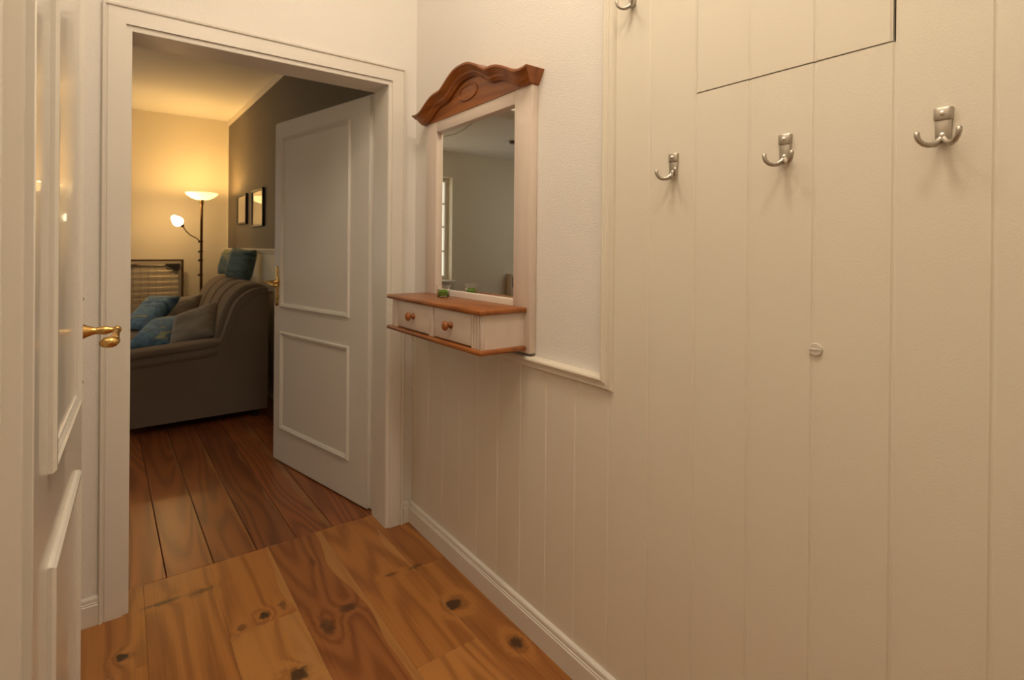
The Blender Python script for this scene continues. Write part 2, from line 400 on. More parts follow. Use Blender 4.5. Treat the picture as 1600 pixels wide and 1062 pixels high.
# doorway casing, rebate strip and jamb lining
casing = [(0.0, 0.014), (0.0, 0.0), (-0.049, 0.0), (-0.050, 0.0035), (-0.0535, 0.0035), (-0.055, -0.004), (-0.0615, -0.006), (-0.064, -0.002), (-0.064, 0.014)]
tr = struct(MB().frame(XL, XR, 0.0, ZI, casing, lambda u, z, h: (u, h, z), 3).build('trim_2', 'white', smooth_=True, angle=30), 'white profiled casing round the open doorway')
strip = [(0.016, 0.03), (0.016, 0.010), (0.012, 0.008), (-0.002, 0.008), (-0.002, 0.03)]
MB().frame(XL, XR, 0.0, ZI-0.003, strip, lambda u, z, h: (u, h, z), 3).build('rebate_strip', 'white', tr, smooth_=True, angle=30)
lining = [(0.0165, 0.166), (0.0165, 0.020), (0.008, 0.020), (0.008, 0.166)]
MB().frame(XL, XR, 0.0, ZI-0.002, lining, lambda u, z, h: (u, h, z), 3).build('jamb_lining', 'white', tr, smooth_=True, angle=30)

# left wall with its door opening
LD0, LD1 = -1.285, -0.560
wl = MB(); wl.box(WALL_L-0.08, WALL_L, REAR, LD0, -0.02, HALL_H); wl.box(WALL_L-0.08, WALL_L, LD1, 0.012, -0.02, HALL_H); wl.box(WALL_L-0.08, WALL_L, LD0, LD1, 2.0, HALL_H)
struct(wl.build('wall_left', 'plaster'), 'white plaster wall beside the half seen panelled door')
tl = [(0.0, 0.0), (0.0, 0.013), (-0.046, 0.013), (-0.048, 0.010), (-0.052, 0.010), (-0.054, 0.016), (-0.062, 0.017), (-0.064, 0.0)]
struct(MB().frame(LD0+0.01, LD1-0.01, 0.0, 1.99, tl, lambda u, z, h: (WALL_L+h, u, z), 3).build('trim_3', 'white', smooth_=True, angle=30), 'white casing of the panelled door on the left wall')

# ------------------------------------------------------------------ door leaves
def door_leaf(name, loc, rz, W, H, pu0, pu1, side, label, hu, lip, pt=0.0075, pw=1.5):
    """local x from hinge to lock edge; the face in view is at local y = 0, side gives its outward direction"""
    root = struct(empty(name, loc, rz), label)
    T = 0.040
    m = MB(); m.box(lip, W-0.012, 0, -side*0.020, 0.0, H-0.012); m.box(0, W, -side*0.014, -side*T, 0.0, H)
    leaf = m.build('leaf', 'door', root, bevel=0.0015, seg=1)
    pr = [(0.0, -0.001), (0.0, 0.006), (0.004, 0.0105), (0.010, 0.011), (0.013, 0.007), (0.017, 0.0075), (0.021, 0.004), (0.024, 0.003), (0.024, -0.001)]
    for (z0, z1) in ((0.192, 0.756), (0.898, 1.884)):
        MB().frame(pu0, pu1, z0, z1, pr, lambda u, z, h: (u, side*h, z)).build('panel_moulding', 'door', root, smooth_=True, angle=25)
    # brass handle set
    zh = 1.042
    def out(u, h, z): return (u, side*h, z)
    pl = []
    zz = [-0.142, -0.136, -0.122, -0.108, -0.096, -0.082, -0.06, -0.03, -0.012, 0.012, 0.03, 0.055, 0.075, 0.085, 0.092]
    ww = [0.002, 0.009, 0.0125, 0.011, 0.015, 0.0165, 0.011, 0.012, 0.019, 0.019, 0.012, 0.0115, 0.0125, 0.009, 0.002]
    rings = []
    for z, wd in zip(zz, ww):
        rings.append([out(hu+wd*pw*math.cos(a), max(0.0, pt*math.sin(a)), zh+z) for a in [PI*i/8 for i in range(9)]])
    plate = MB().loft(rings).build('handle_plate', 'brass', root, smooth_=True, angle=50)
    for z in (0.076, -0.118):
        mm = MB(); mm.lathe([(0.0042, 0.0), (0.0042, 0.0015), (0.002, 0.003), (0.0, 0.0032)], (0, 0, 0), 1, 12)
        mm.v = [out(hu+x, pt-0.0007+y, zh+z+q) for x, y, q in mm.v]
        mm.build('screw', 'screw', plate, smooth_=True)
    mm = MB(); mm.lathe([(0.018, 0.002), (0.0135, 0.011), (0.0105, 0.018), (0.0085, 0.025), (0.0085, 0.031), (0.0105, 0.040), (0.0100, 0.047), (0.007, 0.056), (0.0065, 0.060), (0.009, 0.064), (0.0095, 0.069), (0.006, 0.074), (0.0, 0.076)], (0, 0, 0), 1, 20)
    mm.v = [out(hu+x, y, zh+q) for x, y, q in mm.v]
    lever = mm.build('lever_neck', 'brass', plate, smooth_=True, angle=60)
    mm = MB(); path = [(0, .066, 0), (-.018, .067, -.001), (-.036, .066, -.006), (-.056, .064, -.010), (-.078, .061, -.012), (-.098, .058, -.013), (-.112, .056, -.014), (-.118, .0555, -.0145)]
    rr = [(.006, .006), (.0065, .006), (.007, .0065), (.009, .0075), (.013, .009), (.018, .0115), (.018, .0115), (.011, .006)]
    rings = [[out(hu+p[0], p[1]+a*math.cos(2*PI*i/16), zh+p[2]+b*math.sin(2*PI*i/16)) for i in range(16)] for p, (a, b) in zip(path, rr)]
    mm.loft(rings).build('lever_grip', 'brass', plate, smooth_=True, angle=60)
    return root
ang = math.atan2(0.970, -0.228)
door_leaf('door_1', (-0.127, 0.176, 0.008), ang, 0.990, 1.980, 0.190, 0.893, 1, 'white two-panel door standing open into the lamplit living room', 0.945, 0.032)
ang2 = math.atan2(-0.572+1.29, -1.1500+1.167)
door_leaf('door_2', (-1.167, -1.290, 0.008), ang2, 0.715, 1.980, 0.140, 0.566, -1, 'white two-panel door seen edge on along the left wall', 0.672, 0.012, 0.0025, 1.0)

# ------------------------------------------------------------------ coat hooks
def make_hook(y, z, label):
    root = tag(empty('coat_hook', (0, y, z)), label, 'coat hook', 'double coat hooks screwed to the cream planks')
    def body(z0, z1, w0, w1, d0, d1, n=10):
        rings = []
        for t in (0, .08, .5, .92, 1):
            zz = z0+(z1-z0)*t; wd = w0+(w1-w0)*t; dp = d0+(d1-d0)*t
            if t in (0, 1): wd -= 0.0010; dp -= 0.0010
            rings.append([(-dp*(0.45+0.55*math.sin(PI*i/n)) if 0 < i < n else 0.0, wd*math.cos(PI*i/n), zz) for i in range(n+1)])
        return MB().loft(rings)
    body(0.010, 0.048, 0.0105, 0.0118, 0.0085, 0.0075).build('back_plate', 'nickel', root, smooth_=True, angle=40)
    body(0.0435, 0.064, 0.0128, 0.0132, 0.0105, 0.0095).build('collar', 'nickel', root, smooth_=True, angle=40)
    for zz, dp in ((0.054, 0.0098), (0.019, 0.0078)):
        mm = MB().lathe([(0.0042, 0), (0.0042, 0.0012), (0.0028, 0.0026), (0.0, 0.0030)], (0, 0, 0), 0, 14)
        mm.v = [(-dp-a, b, zz+c) for a, b, c in mm.v]
        mm.build('screw', 'screw', root, smooth_=True, angle=40)
    for s in (1, -1):
        pts = [(0.004, 0.001, 0.016), (0.008, 0.004, 0.010), (0.014, 0.009, 0.0045), (0.021, 0.0150, 0.0030), (0.027, 0.0205, 0.0050), (0.0315, 0.0250, 0.0110), (0.0330, 0.0270, 0.0180), (0.0325, 0.0272, 0.0235), (0.0322, 0.0272, 0.0250)]
        rad = [.0050, .0056, .0052, .0046, .0042, .0041, .0042, .0040, .0020]
        MB().tube([(-a, s*b, c) for a, b, c in pts], rad, 14).build('prong', 'nickel', root, smooth_=True, angle=60)
    return root
make_hook(-1.2760, 1.885, 'brushed nickel double coat hook mounted high beside the upright trim')
make_hook(-1.4090, 1.423, 'brushed nickel double coat hook on the plank just beside the hatch')
make_hook(-1.6760, 1.424, 'brushed nickel double coat hook directly below the cupboard hatch')
make_hook(-1.9300, 1.424, 'brushed nickel double coat hook on the wide stretch past the hatch, farthest from mirror')
# cap disc on a seam
r_ = tag(empty('round_cap', (0, -1.7375, 1.0635)), 'small round off-white cap stuck on a plank seam', 'cap')
mm = MB().lathe([(0.0122, 0.0), (0.0122, 0.0035), (0.0112, 0.0048), (0.0, 0.0054)], (0, 0, 0), 0, 28); mm.v = [(-a, b, c) for a, b, c in mm.v]
cap = mm.build('disc', 'cap', r_, smooth_=True, angle=40)
mm = MB().box(-0.0062, -0.0050, -0.009, 0.009, -0.0012, 0.0012); mm.build('raised_bar', 'cap', r_, bevel=0.0004, seg=1)

# ------------------------------------------------------------------ mirror with drawers
mir = tag(empty('wall_mirror', (0.010, -0.507, 0.913)), 'whitewashed pine wall mirror with carved honey crest and two-drawer shelf', 'mirror')
def rel(mb, root=mir):
    l = root.location; mb.v = [(x-l.x, y-l.y, z-l.z) for x, y, z in mb.v]; return mb
FX = -0.018
YA, YB = -0.1450, -0.8750        # outer stile edges
IA, IB = -0.2370, -0.7830        # inner edges
rel(MB().box(FX, 0.0095, IA, YA, 0.913, 1.790)).build('frame_stile', 'wash', mir, bevel=0.0025)
rel(MB().box(FX, 0.0095, YB, IB, 0.913, 1.790)).build('frame_stile', 'wash', mir, bevel=0.0025)
rel(MB().box(FX+0.0005, 0.0095, IB, IA, 1.741, 1.790)).build('top_rail', 'wash_h', mir, bevel=0.001)
rel(MB().box(FX+0.0005, 0.0095, IB, IA, 0.925, 1.083)).build('bottom_rail', 'wash_h', mir, bevel=0.001)
rel(MB().box(-0.0015, 0.004, IB-0.005, IA+0.005, 1.078, 1.746)).build('mirror_glass', 'mirror', mir)
# crest
cs = [0, .05, .10, .145, .167, .2, .235, .28, .32, .34, .37, .405]
cz = [1.942, 1.938, 1.919, 1.894, 1.885, 1.883, 1.877, 1.860, 1.840, 1.832, 1.8285, 1.832]
def crest_z(s):
    s = min(abs(s), 0.405)
    for i in range(len(cs)-1):
        if s <= cs[i+1]:
            t = (s-cs[i])/(cs[i+1]-cs[i])
            p0 = cz[max(i-1, 0)] if i else cz[1]; p1, p2 = cz[i], cz[i+1]; p3 = cz[min(i+2, len(cz)-1)]
            m1 = (p2-p0)*0.5; m2 = (p3-p1)*0.5
            return (2*t**3-3*t*t+1)*p1+(t**3-2*t*t+t)*m1+(-2*t**3+3*t*t)*p2+(t**3-t*t)*m2
    return cz[-1]
YCR = -0.503
prof = [(0.0095, 0, 0), (-0.066, 0, 0), (-0.066, 0.007, .05), (-0.0600, 0.011, .2), (-0.0560, 0.017, .35), (-0.0485, 0.0205, .5), (-0.0440, 0.0245, .6), (-0.0420, 0.031, .75), (-0.0340, 0.0370, .9), (-0.0310, 0.0425, 1), (0.0095, 0.0425, 1)]
rings = []
for i in range(73):
    s = -0.402+0.804*i/72
    rings.append([(x, YCR+s*(1-0.06*t), crest_z(s)-dz) for x, dz, t in prof])
rel(m := MB().loft(rings)).build('crest_moulding', 'pine', mir, smooth_=True, angle=35)
poly = [(YCR-0.374, 1.786)]+[(YCR+s, max(1.787, crest_z(s)-0.038)) for s in [-0.374+0.748*i/60 for i in range(61)]]+[(YCR+0.374, 1.786)]
rel(MB().prism(poly, 0, -0.0215, 0.0095)).build('crest_board', 'pine', mir)
ov = MB(); rings = []
for i in range(48):
    a = 2*PI*i/48; rg = []
    for j in range(8):
        b = 2*PI*j/8; rr_ = 0.0042*math.cos(b)
        rg.append((-0.0225-0.0040*math.sin(b), YCR+0.012+(0.066+rr_)*math.cos(a), 1.8500+(0.0290+rr_)*math.sin(a)))
    rings.append(rg)
rings.append(rings[0]); ov.loft(rings, True, False)
rel(ov).build('carved_oval', 'pine', mir, smooth_=True, angle=60)
# shelf
SA, SB = -0.160, -0.862
rel(MB().box(-0.201, FX, SB, SA, 1.0465, 1.0635)).build('shelf_top', 'pine', mir, bevel=0.0055, seg=3)
rel(MB().box(-0.201, FX, SB, SA, 0.9225, 0.9375)).build('shelf_bottom', 'pine', mir, bevel=0.0050, seg=3)
rel(MB().box(-0.172, FX, -0.846, -0.176, 0.9375, 1.0465)).build('drawer_box', 'wash_h', mir)
rel(MB().box(-0.1866, -0.1725, -0.8470, -0.8395, 0.9375, 1.0465)).build('side_edge', 'wash', mir, bevel=0.001)
# pilasters: fluted
def pilaster(y0, y1):
    mb = MB(); n = 3; wd = (y1-y0)/n
    for i in range(n): mb.box(-0.1880, -0.168, y0+i*wd+0.0022, y0+(i+1)*wd-0.0022, 0.9375, 1.0465)
    mb.box(-0.1845, -0.168, y0, y1, 0.9375, 1.0465)
    return rel(mb).build('fluted_pilaster', 'wash', mir, bevel=0.001, seg=1)
pilaster(-0.8385, -0.7900); pilaster(-0.2370, -0.1880)
rel(MB().box(-0.188, -0.168, -0.538, -0.506, 0.9375, 1.0465)).build('divider', 'wash', mir, bevel=0.002)
def drawer(y0, y1, ky):
    d = rel(MB().box(-0.1865, -0.150, y0+0.0015, y1-0.0015, 0.9425, 1.0440)).build('drawer', 'wash_h', mir, bevel=0.0025)
    mm = MB().lathe([(0.0125, 0), (0.0122, 0.003), (0.0090, 0.006), (0.0070, 0.010), (0.0085, 0.0145), (0.0138, 0.018), (0.0160, 0.0215), (0.0158, 0.026), (0.0130, 0.030), (0.007, 0.0325), (0.0, 0.033)], (0, 0, 0), 0, 24)
    mm.v = [(-0.186-a, ky+b, 0.9945+c) for a, b, c in mm.v]
    rel(mm).build('knob', 'pine', d, smooth_=True, angle=50)
drawer(-0.7885, -0.5395, -0.662); drawer(-0.5045, -0.2385, -0.380)
# candle glass
cg = tag(empty('candle_glass', (-0.066, -0.392, 1.0637)), 'small flared glass holding a green moss candle on the mirror shelf', 'candle glass')
MB().lathe([(0.0, 0.0), (0.0215, 0.0), (0.0240, 0.002), (0.0245, 0.010), (0.0255, 0.030), (0.0300, 0.045), (0.0305, 0.0465), (0.0292, 0.0465), (0.0240, 0.030), (0.0230, 0.012), (0.0210, 0.006), (0.0, 0.005)], (0, 0, 0), 2, 32, False).build('glass_cup', 'glass', cg, smooth_=True, angle=50)
gm = paint('moss_green', (0.17, 0.36, 0.03), 0.6, 0.8, 500, 0.5)
mm = MB().lathe([(0.0, 0.0055), (0.0195, 0.0055), (0.0215, 0.010), (0.0205, 0.021), (0.013, 0.0245), (0.0, 0.025)], (0, 0, 0), 2, 24, False); mm.build('green_candle', gm, cg, smooth_=True)
mm = MB()
for i in range(40):
    a = random.random()*6.28; r = 0.016*random.random()**.5; mm.tube([(r*math.cos(a), r*math.sin(a), 0.0225), (1.1*r*math.cos(a+.2), 1.1*r*math.sin(a+.2), 0.0265+0.005*random.random())], [0.0016, 0.0004], 5)
mm.build('moss_tufts', gm, cg)

# ------------------------------------------------------------------ structure: living room
fl2 = struct(MB().box(-4.7, 0.2, 0.1585, D, -0.08, -0.0205).build('floor_living', 'dark_gap'), 'dark reddish old pine board floor of the living room')
RW = 0.1565; rot = math.atan(0.0235)
tl2 = [((1.30, 1.35, 1.35), 9), ((1.0, .98, .95), .9), ((.92, .9, .95), .90), ((.84, .82, .9), .93), ((1.0, .95, .9), .80), ((1.1, 1.05, 1.0), 9)]
for k in range(-18, 7):
    x0 = -0.9335+(k-1)*RW
    t, sa = tl2[k] if 0 <= k < 6 else ((1, 1, 1), 9)
    o = MB().box(0.0012, RW-0.0012, 0.0, 4.4, -0.02, -0.0005).build('plank', 'floor_liv', fl2, bevel=0.002, seg=1)
    o.location = (x0, 0.1590, 0); o.rotation_euler = (0, 0, rot); o.color = (*t, sa)
struct(MB().box(-4.8, 0.3, 0.158, D+0.1, LIV_H, LIV_H+0.08).build('ceiling_living', 'ceil'))
WX0, WX1, WZ0, WZ1 = -2.815, -1.75, 0.80, 2.30
wf = MB(); wf.box(-4.8, WX0, D, D+0.22, -0.05, 2.76); wf.box(WX1, 0.3, D, D+0.22, -0.05, 2.76); wf.box(WX0, WX1, D, D+0.22, -0.05, WZ0); wf.box(WX0, WX1, D, D+0.22, WZ1, 2.76)
struct(wf.build('wall_far', 'cream'), 'cream far wall of the living room lit by the floor lamp')
m = MB(); m.box(-4.78, -4.6, 0.158, 2.2, -0.05, 2.76); m.box(-4.78, -4.6, 3.9, D, -0.05, 2.76); m.box(-4.78, -4.6, 2.2, 3.9, -0.05, 0.8); m.box(-4.78, -4.6, 2.2, 3.9, 2.35, 2.76)
struct(m.build('wall_far_left', 'cream'))
wn2 = struct(empty('added_window_2', (-4.70, 3.05, 0.8)), 'unseen white framed side window, added to light the living room')  # out of view, added to bring daylight onto the far wall
MB().frame(-0.85, 0.85, 0, 1.55, [(0, -0.03), (0.06, -0.03), (0.06, 0.03), (0, 0.03)], lambda u, z, h: (h, u, z)).build('window_frame', 'white', wn2, bevel=0.003)
MB().box(-0.03, 0.03, -0.04, 0.04, 0.06, 1.49).build('mullion', 'white', wn2, bevel=0.003)
for a, b in ((-0.8, -0.035), (0.035, 0.8)): MB().box(-0.003, 0.003, a, b, 0.055, 1.495).build('pane', 'pane', wn2)
m = MB(); m.prism([(xr_liv(0.158), 0.158), (xr_liv(D), D), (0.3, D), (0.3, 0.158)], 2, -0.05, 2.70)
wfr = struct(m.build('wall_far_right', 'two_tone'), 'taupe painted living room wall with cream lower half')
def xr(y, d): return xr_liv(y)-d
pr = [(0.0, 1.196), (0.010, 1.198), (0.016, 1.208), (0.014, 1.214), (0.026, 1.222), (0.028, 1.232), (0.024, 1.238), (0.0, 1.240)]
m = MB(); m.loft([[(xr(y, t), y, z) for t, z in pr] for y in (0.16, D-0.002)])
struct(m.build('trim_4', 'cream', smooth_=True, angle=30), 'cream dado rail under the taupe wall')
m = MB(); m.loft([[(-4.6+1.75+x, D-t, z) for t, z in pr] for x in (2.72, 2.74)])
# window seen in the mirror
wn = struct(empty('window_1', ((WX0+WX1)/2, D+0.14, WZ0)), 'white framed window of the living room seen in the mirror')
cx_ = (WX1-WX0)/2; hz_ = WZ1-WZ0
MB().frame(-cx_, cx_, 0, hz_, [(0, -0.03), (0.06, -0.03), (0.06, 0.03), (0, 0.03)], lambda u, z, h: (u, h, z)).build('window_frame', 'white', wn, bevel=0.003)
MB().box(-0.04, 0.04, -0.035, 0.03, 0.06, hz_-0.06).build('mullion', 'white', wn, bevel=0.003)
for z in (0.42, 0.78, 1.12): MB().box(-cx_+0.06, cx_-0.06, -0.012, 0.012, z-0.012, z+0.012).build('glazing_bar', 'white', wn)
for s in (-1, 1):
    a, b = (-cx_+0.055, -0.035) if s < 0 else (0.035, cx_-0.055)
    MB().box(a, b, -0.003, 0.003, 0.055, hz_-0.055).build('pane', 'pane', wn)
MB().box(-cx_-0.02, cx_+0.02, -0.24, -0.03, -0.03, -0.002).build('window_sill', 'white', wn, bevel=0.004)

# ------------------------------------------------------------------ sofa
sofa = tag(empty('sofa', (-0.65, 2.85, 0)), 'taupe upholstered sofa with rolled back standing against the taupe wall', 'sofa')
def srel(mb): return rel(mb, sofa)
def bez(pts, n=8):
    out_ = []
    P = [pts[0]]+pts+[pts[-1]]
    for i in range(1, len(P)-2):
        for k in range(n):
            t = k/n; a = [0.5*((2*P[i][c])+(-P[i-1][c]+P[i+1][c])*t+(2*P[i-1][c]-5*P[i][c]+4*P[i+1][c]-P[i+2][c])*t*t+(-P[i-1][c]+3*P[i][c]-3*P[i+1][c]+P[i+2][c])*t**3) for c in range(2)]
            out_.append(tuple(a))
    out_.append(tuple(pts[-1])); return out_
scurve = bez([(-0.560, 0.545), (-0.506, 0.580), (-0.470, 0.690), (-0.424, 0.824), (-0.362, 0.902), (-0.285, 0.942), (-0.205, 0.948)])
def side(y0, y1, name):
    poly = [(-0.200, 0.06), (-0.196, 0.90)]+scurve[::-1]+[(-0.80, 0.532), (-1.13, 0.520), (-1.16, 0.48), (-1.165, 0.06)]
    return srel(MB().prism(poly, 1, y0, y1)).build(name, 'sofa', sofa, bevel=0.022, seg=4, angle=60)
side(2.000, 2.150, 'side_panel'); side(3.72, 3.86, 'side_panel')
# rolled pad along the arm, in two folds
def pad(y0, y1, z0, z1, x0, x1, name, s):
    rings = []
    n = 16
    for t in [i/10 for i in range(11)]:
        x = x0+(x1-x0)*t; k = 1.0 if t < 0.8 else math.sqrt(max(0.02, 1-((t-0.8)/0.2)**2))
        lift = 0.050*t
        zc_, hz2, yc_, hy = (z0+z1)/2+lift, (z1-z0)/2*k, (y0+y1)/2, (y1-y0)/2*(0.6+0.4*k)
        rings.append([(x, yc_+hy*math.copysign(abs(math.cos(2*PI*i/n))**0.6, math.cos(2*PI*i/n)), zc_+hz2*math.copysign(abs(math.sin(2*PI*i/n))**0.6, math.sin(2*PI*i/n))) for i in range(n)])
    return srel(MB().loft(rings)).build(name, 'sofa', sofa, smooth_=True, angle=60)
pad(1.985, 2.20, 0.493, 0.549, -1.17, -0.47, 'arm_pad', 1); pad(1.988, 2.19, 0.425, 0.505, -1.17, -0.47, 'arm_fold', 1)
pad(3.66, 3.87, 0.493, 0.549, -1.17, -0.47, 'arm_pad', 1)
# piping along the S curve of the near side
for dy, off in ((2.004, 0.000), (2.0005, 0.035)):
    pts = [(x+off, dy, z-off*0.9) for x, z in scurve[6:]]
    srel(MB().tube(pts, 0.006, 8)).build('piping', 'sofa', sofa, smooth_=True)
# back in three channels
bc = bez([(-0.545, 0.46), (-0.520, 0.62), (-0.485, 0.76), (-0.430, 0.88), (-0.350, 0.955), (-0.270, 0.975), (-0.205, 0.965)], 6)
def chan(y0, y1):
    rings = []
    n = 12
    for i in range(n+1):
        t = i/n; y = y0+(y1-y0)*t; e = min(t, 1-t)*(y1-y0); k = min(1.0, e/0.05); d = 0.030*(1-math.sqrt(1-(1-k)**2))
        rings.append([(x+d*0.9, y, z-d*0.9*(0.2+0.8*j/len(bc))) for j, (x, z) in enumerate(bc)]+[(-0.200, y, 0.90), (-0.200, y, 0.30), (-0.545, y, 0.30)])
    return srel(MB().loft(rings)).build('back_channel', 'sofa', sofa, smooth_=True, angle=60)
ys = [2.13, 2.50, 2.87, 3.24, 3.73]
for a, b in zip(ys, ys[1:]): chan(a, b)
for a, b, zt in ((2.14, 2.93, 0.475), (2.93, 3.73, 0.517)):
    srel(MB().box(-1.15, -0.52, a+0.002, b-0.002, 0.27, zt)).build('seat_cushion', 'sofa', sofa, bevel=0.05, seg=4, angle=60)
srel(MB().box(-1.12, -0.22, 2.10, 3.76, 0.06, 0.30)).build('base', 'sofa', sofa, bevel=0.01)
for x in (-1.08, -0.27):
    for y in (2.07, 3.78): srel(MB().lathe([(0.022, 0.0), (0.028, 0.065)], (x, y, 0), 2, 12)).build('foot', 'black', sofa)

# cushions
def cushion(loc, size, rot, mat, label, thick=0.13, puff=1.0):
    n = 20; mb = MB(); a = size/2
    def pt(i, j, s):
        u = -1+2*i/n; v = -1+2*j/n
        pin = 1-0.07*(1-abs(u)**2)*abs(v)**3; pin2 = 1-0.07*(1-abs(v)**2)*abs(u)**3
        h = (max(0, (1-u**4))*max(0, (1-v**4)))**0.55
        return (a*u*pin2, a*v*pin, s*thick/2*h)
    top = [pt(i, j, 1) for i in range(n+1) for j in range(n+1)]; bot = [pt(i, j, -1) for i in range(n+1) for j in range(n+1)]
    I = lambda i, j: i*(n+1)+j; K = (n+1)**2
    mb.v = top+bot
    for i in range(n):
        for j in range(n):
            mb.f.append((I(i, j), I(i+1, j), I(i+1, j+1), I(i, j+1))); mb.f.append((K+I(i, j), K+I(i, j+1), K+I(i+1, j+1), K+I(i+1, j)))
    me = bpy.data.meshes.new('cushion'); me.from_pydata(mb.v, [], mb.f); bm = bmesh.new(); bm.from_mesh(me)
    bmesh.ops.remove_doubles(bm, verts=bm.verts, dist=1e-5); bmesh.ops.recalc_face_normals(bm, faces=bm.faces)
    if bm.calc_volume(signed=True) < 0: bmesh.ops.reverse_faces(bm, faces=bm.faces)
    bm.to_mesh(me); bm.free()
    me.polygons.foreach_set('use_smooth', [True]*len(me.polygons)); me.materials.append(mat)
    o = bpy.data.objects.new('cushion', me); COL.objects.link(o); o.location = loc; o.rotation_euler = rot
    tag(o, label, 'cushion', 'loose cushions on the sofa'); return o
cushion((-0.865, 3.402, 0.665), 0.385, (-2.34, 3.17, 2.112), cushion_mat('blue_batik', BLUES, 4.2, seed=1.3), 'blue batik cushion with a pale edge, standing beyond the olive streaked one', thick=0.13)
cushion((-0.612, 3.50, 0.665), 0.285, (1.063, -0.128, -0.714), cushion_mat('grey_weave', GREYS, 5, seed=4), 'small plain grey cushion tucked behind the blue batik one', thick=0.12)
cushion((-0.830, 2.66, 0.592), 0.345, (0.533, -0.12, -0.752), cushion_mat('blue_green_batik', BLUES, 4.0, seed=7.7), 'blue and olive cushion slumped against the large grey one', thick=0.13)
cushion((-0.632, 2.43, 0.650), 0.345, (0.768, -0.347, -0.529), cushion_mat('grey_brown_weave', GREYS, 4, seed=9), 'large plain grey cushion propped against the sofa back', thick=0.13)
cushion((-0.247, 3.425, 1.101), 0.25, (1.375, 0.10, -1.111), cushion_mat('teal_olive', TEALS, 5.0, seed=2.2), 'teal cushion with an olive streak on top of the sofa back', thick=0.12)
cushion((-0.228, 2.960, 1.104), 0.285, (1.375, 0.10, -1.05), cushion_mat('teal_dark', TEALS[:4], 4.0, seed=5.1), 'darker plain teal cushion on top of the sofa back', thick=0.14)

# ------------------------------------------------------------------ floor lamp
lx, ly = -0.424, 4.00
lamp = tag(empty('floor_lamp', (lx, ly, 0)), 'dark bronze uplighter floor lamp with glowing bowl and reading arm', 'floor lamp')
lamp.scale = (0.98, 0.98, 0.9905)
bronze = simple('dark_bronze', (0.20, 0.11, 0.05), 0.3, 1.0)
MB().lathe([(0.0, 0.0), (0.135, 0.0), (0.14, 0.006), (0.135, 0.016), (0.04, 0.03), (0.02, 0.05)], (0, 0, 0), 2, 32, False).build('base', bronze, lamp, smooth_=True)
MB().lathe([(0.013, 0.02), (0.013, 1.70), (0.017, 1.705), (0.020, 1.715), (0.016, 1.73), (0.020, 1.738), (0.026, 1.752)], (0, 0, 0), 2, 16).build('pole', bronze, lamp, smooth_=True, angle=40)
for z in (1.318, 1.215, 1.125, 0.975):
    o = MB().lathe([(0.016, -0.008), (0.019, 0.0), (0.016, 0.008)], (0, 0, z), 2, 12).build('joint_ring', bronze, lamp, smooth_=True)
    mm = MB().tube([(-0.012, -0.012, z+0.004), (-0.024, -0.020, z), (-0.030, -0.022, z-0.012)], [0.008, 0.010, 0.004], 10); mm.build('cord_clip', 'black', o, smooth_=True)
MB().lathe([(0.026, 1.748), (0.060, 1.752), (0.105, 1.772), (0.140, 1.800), (0.150, 1.818), (0.147, 1.819), (0.136, 1.803), (0.102, 1.777), (0.058, 1.758), (0.0, 1.755)], (0, 0, 0), 2, 40, False).build('glass_bowl', 'bowl', lamp, smooth_=True, angle=60)
point_light('bowl_bulb', (0, 0, 1.805), 4.6, (1.0, 0.57, 0.17), 0.03, lamp)
MB().tube([(-0.012, -0.006, 1.318), (-0.045, -0.01, 1.352), (-0.10, -0.015, 1.382), (-0.138, -0.018, 1.42), (-0.158, -0.02, 1.455), (-0.165, -0.021, 1.472)], 0.0055, 10).build('reading_arm', bronze, lamp, smooth_=True)
c0 = Vector((-0.165, -0.021, 1.468)); dr = Vector((-0.66, -0.12, 0.70)).normalized(); e1 = dr.cross(Vector((0, 0, 1))).normalized(); e2 = dr.cross(e1)
def along(prof, n=24): return [[tuple(c0+dr*h+(e1*math.cos(2*PI*i/n)+e2*math.sin(2*PI*i/n))*r) for i in range(n)] for r, h in prof]
MB().loft(along([(0.010, -0.004), (0.016, 0.006), (0.021, 0.026), (0.018, 0.028)])).build('shade_cup', bronze, lamp, smooth_=True)
MB().loft(along([(0.020, 0.024), (0.040, 0.038), (0.050, 0.056), (0.048, 0.078), (0.038, 0.104), (0.022, 0.130), (0.004, 0.142)])).build('reading_shade', 'shade', lamp, smooth_=True)
point_light('reading_bulb', tuple(c0+dr*0.17), 3.8, (1.0, 0.58, 0.20), 0.03, lamp)

# ------------------------------------------------------------------ framed pictures
def picture(y0, y1, z0, z1, label):
    yc, zc_ = (y0+y1)/2, z0
    root = tag(empty('framed_picture', (xr_liv(yc)-0.001, yc, zc_), math.atan(0.0271)), label, 'picture', 'black framed pictures on the taupe wall')
    hw = (y1-y0)/2; hh = z1-z0
    MB().frame(-hw, hw, 0, hh, [(0, 0), (0, 0.022), (0.012, 0.024), (0.020, 0.020), (0.020, 0)], lambda u, z, h: (-h, u, z)).build('frame', 'black', root, bevel=0.001, seg=1)
    mt = MB().box(-0.012, -0.004, -hw+0.018, hw-0.018, 0.018, hh-0.018).build('print', simple('cream_print', (0.62, 0.56, 0.44), 0.6), root)
    MB().box(-0.0135, -0.0125, -hw+0.019, hw-0.019, 0.019, hh-0.019).build('glazing', simple('picture_glass', (0.55, 0.48, 0.36), 0.03, 0.0, **{'Coat Weight': 1.0, 'IOR': 1.9}), root)
picture(2.760, 3.185, 1.440, 1.778, 'black framed picture behind glass, larger and higher than its neighbour')
picture(3.425, 3.850, 1.480, 1.778, 'black framed picture behind glass hanging closer to the floor lamp corner')

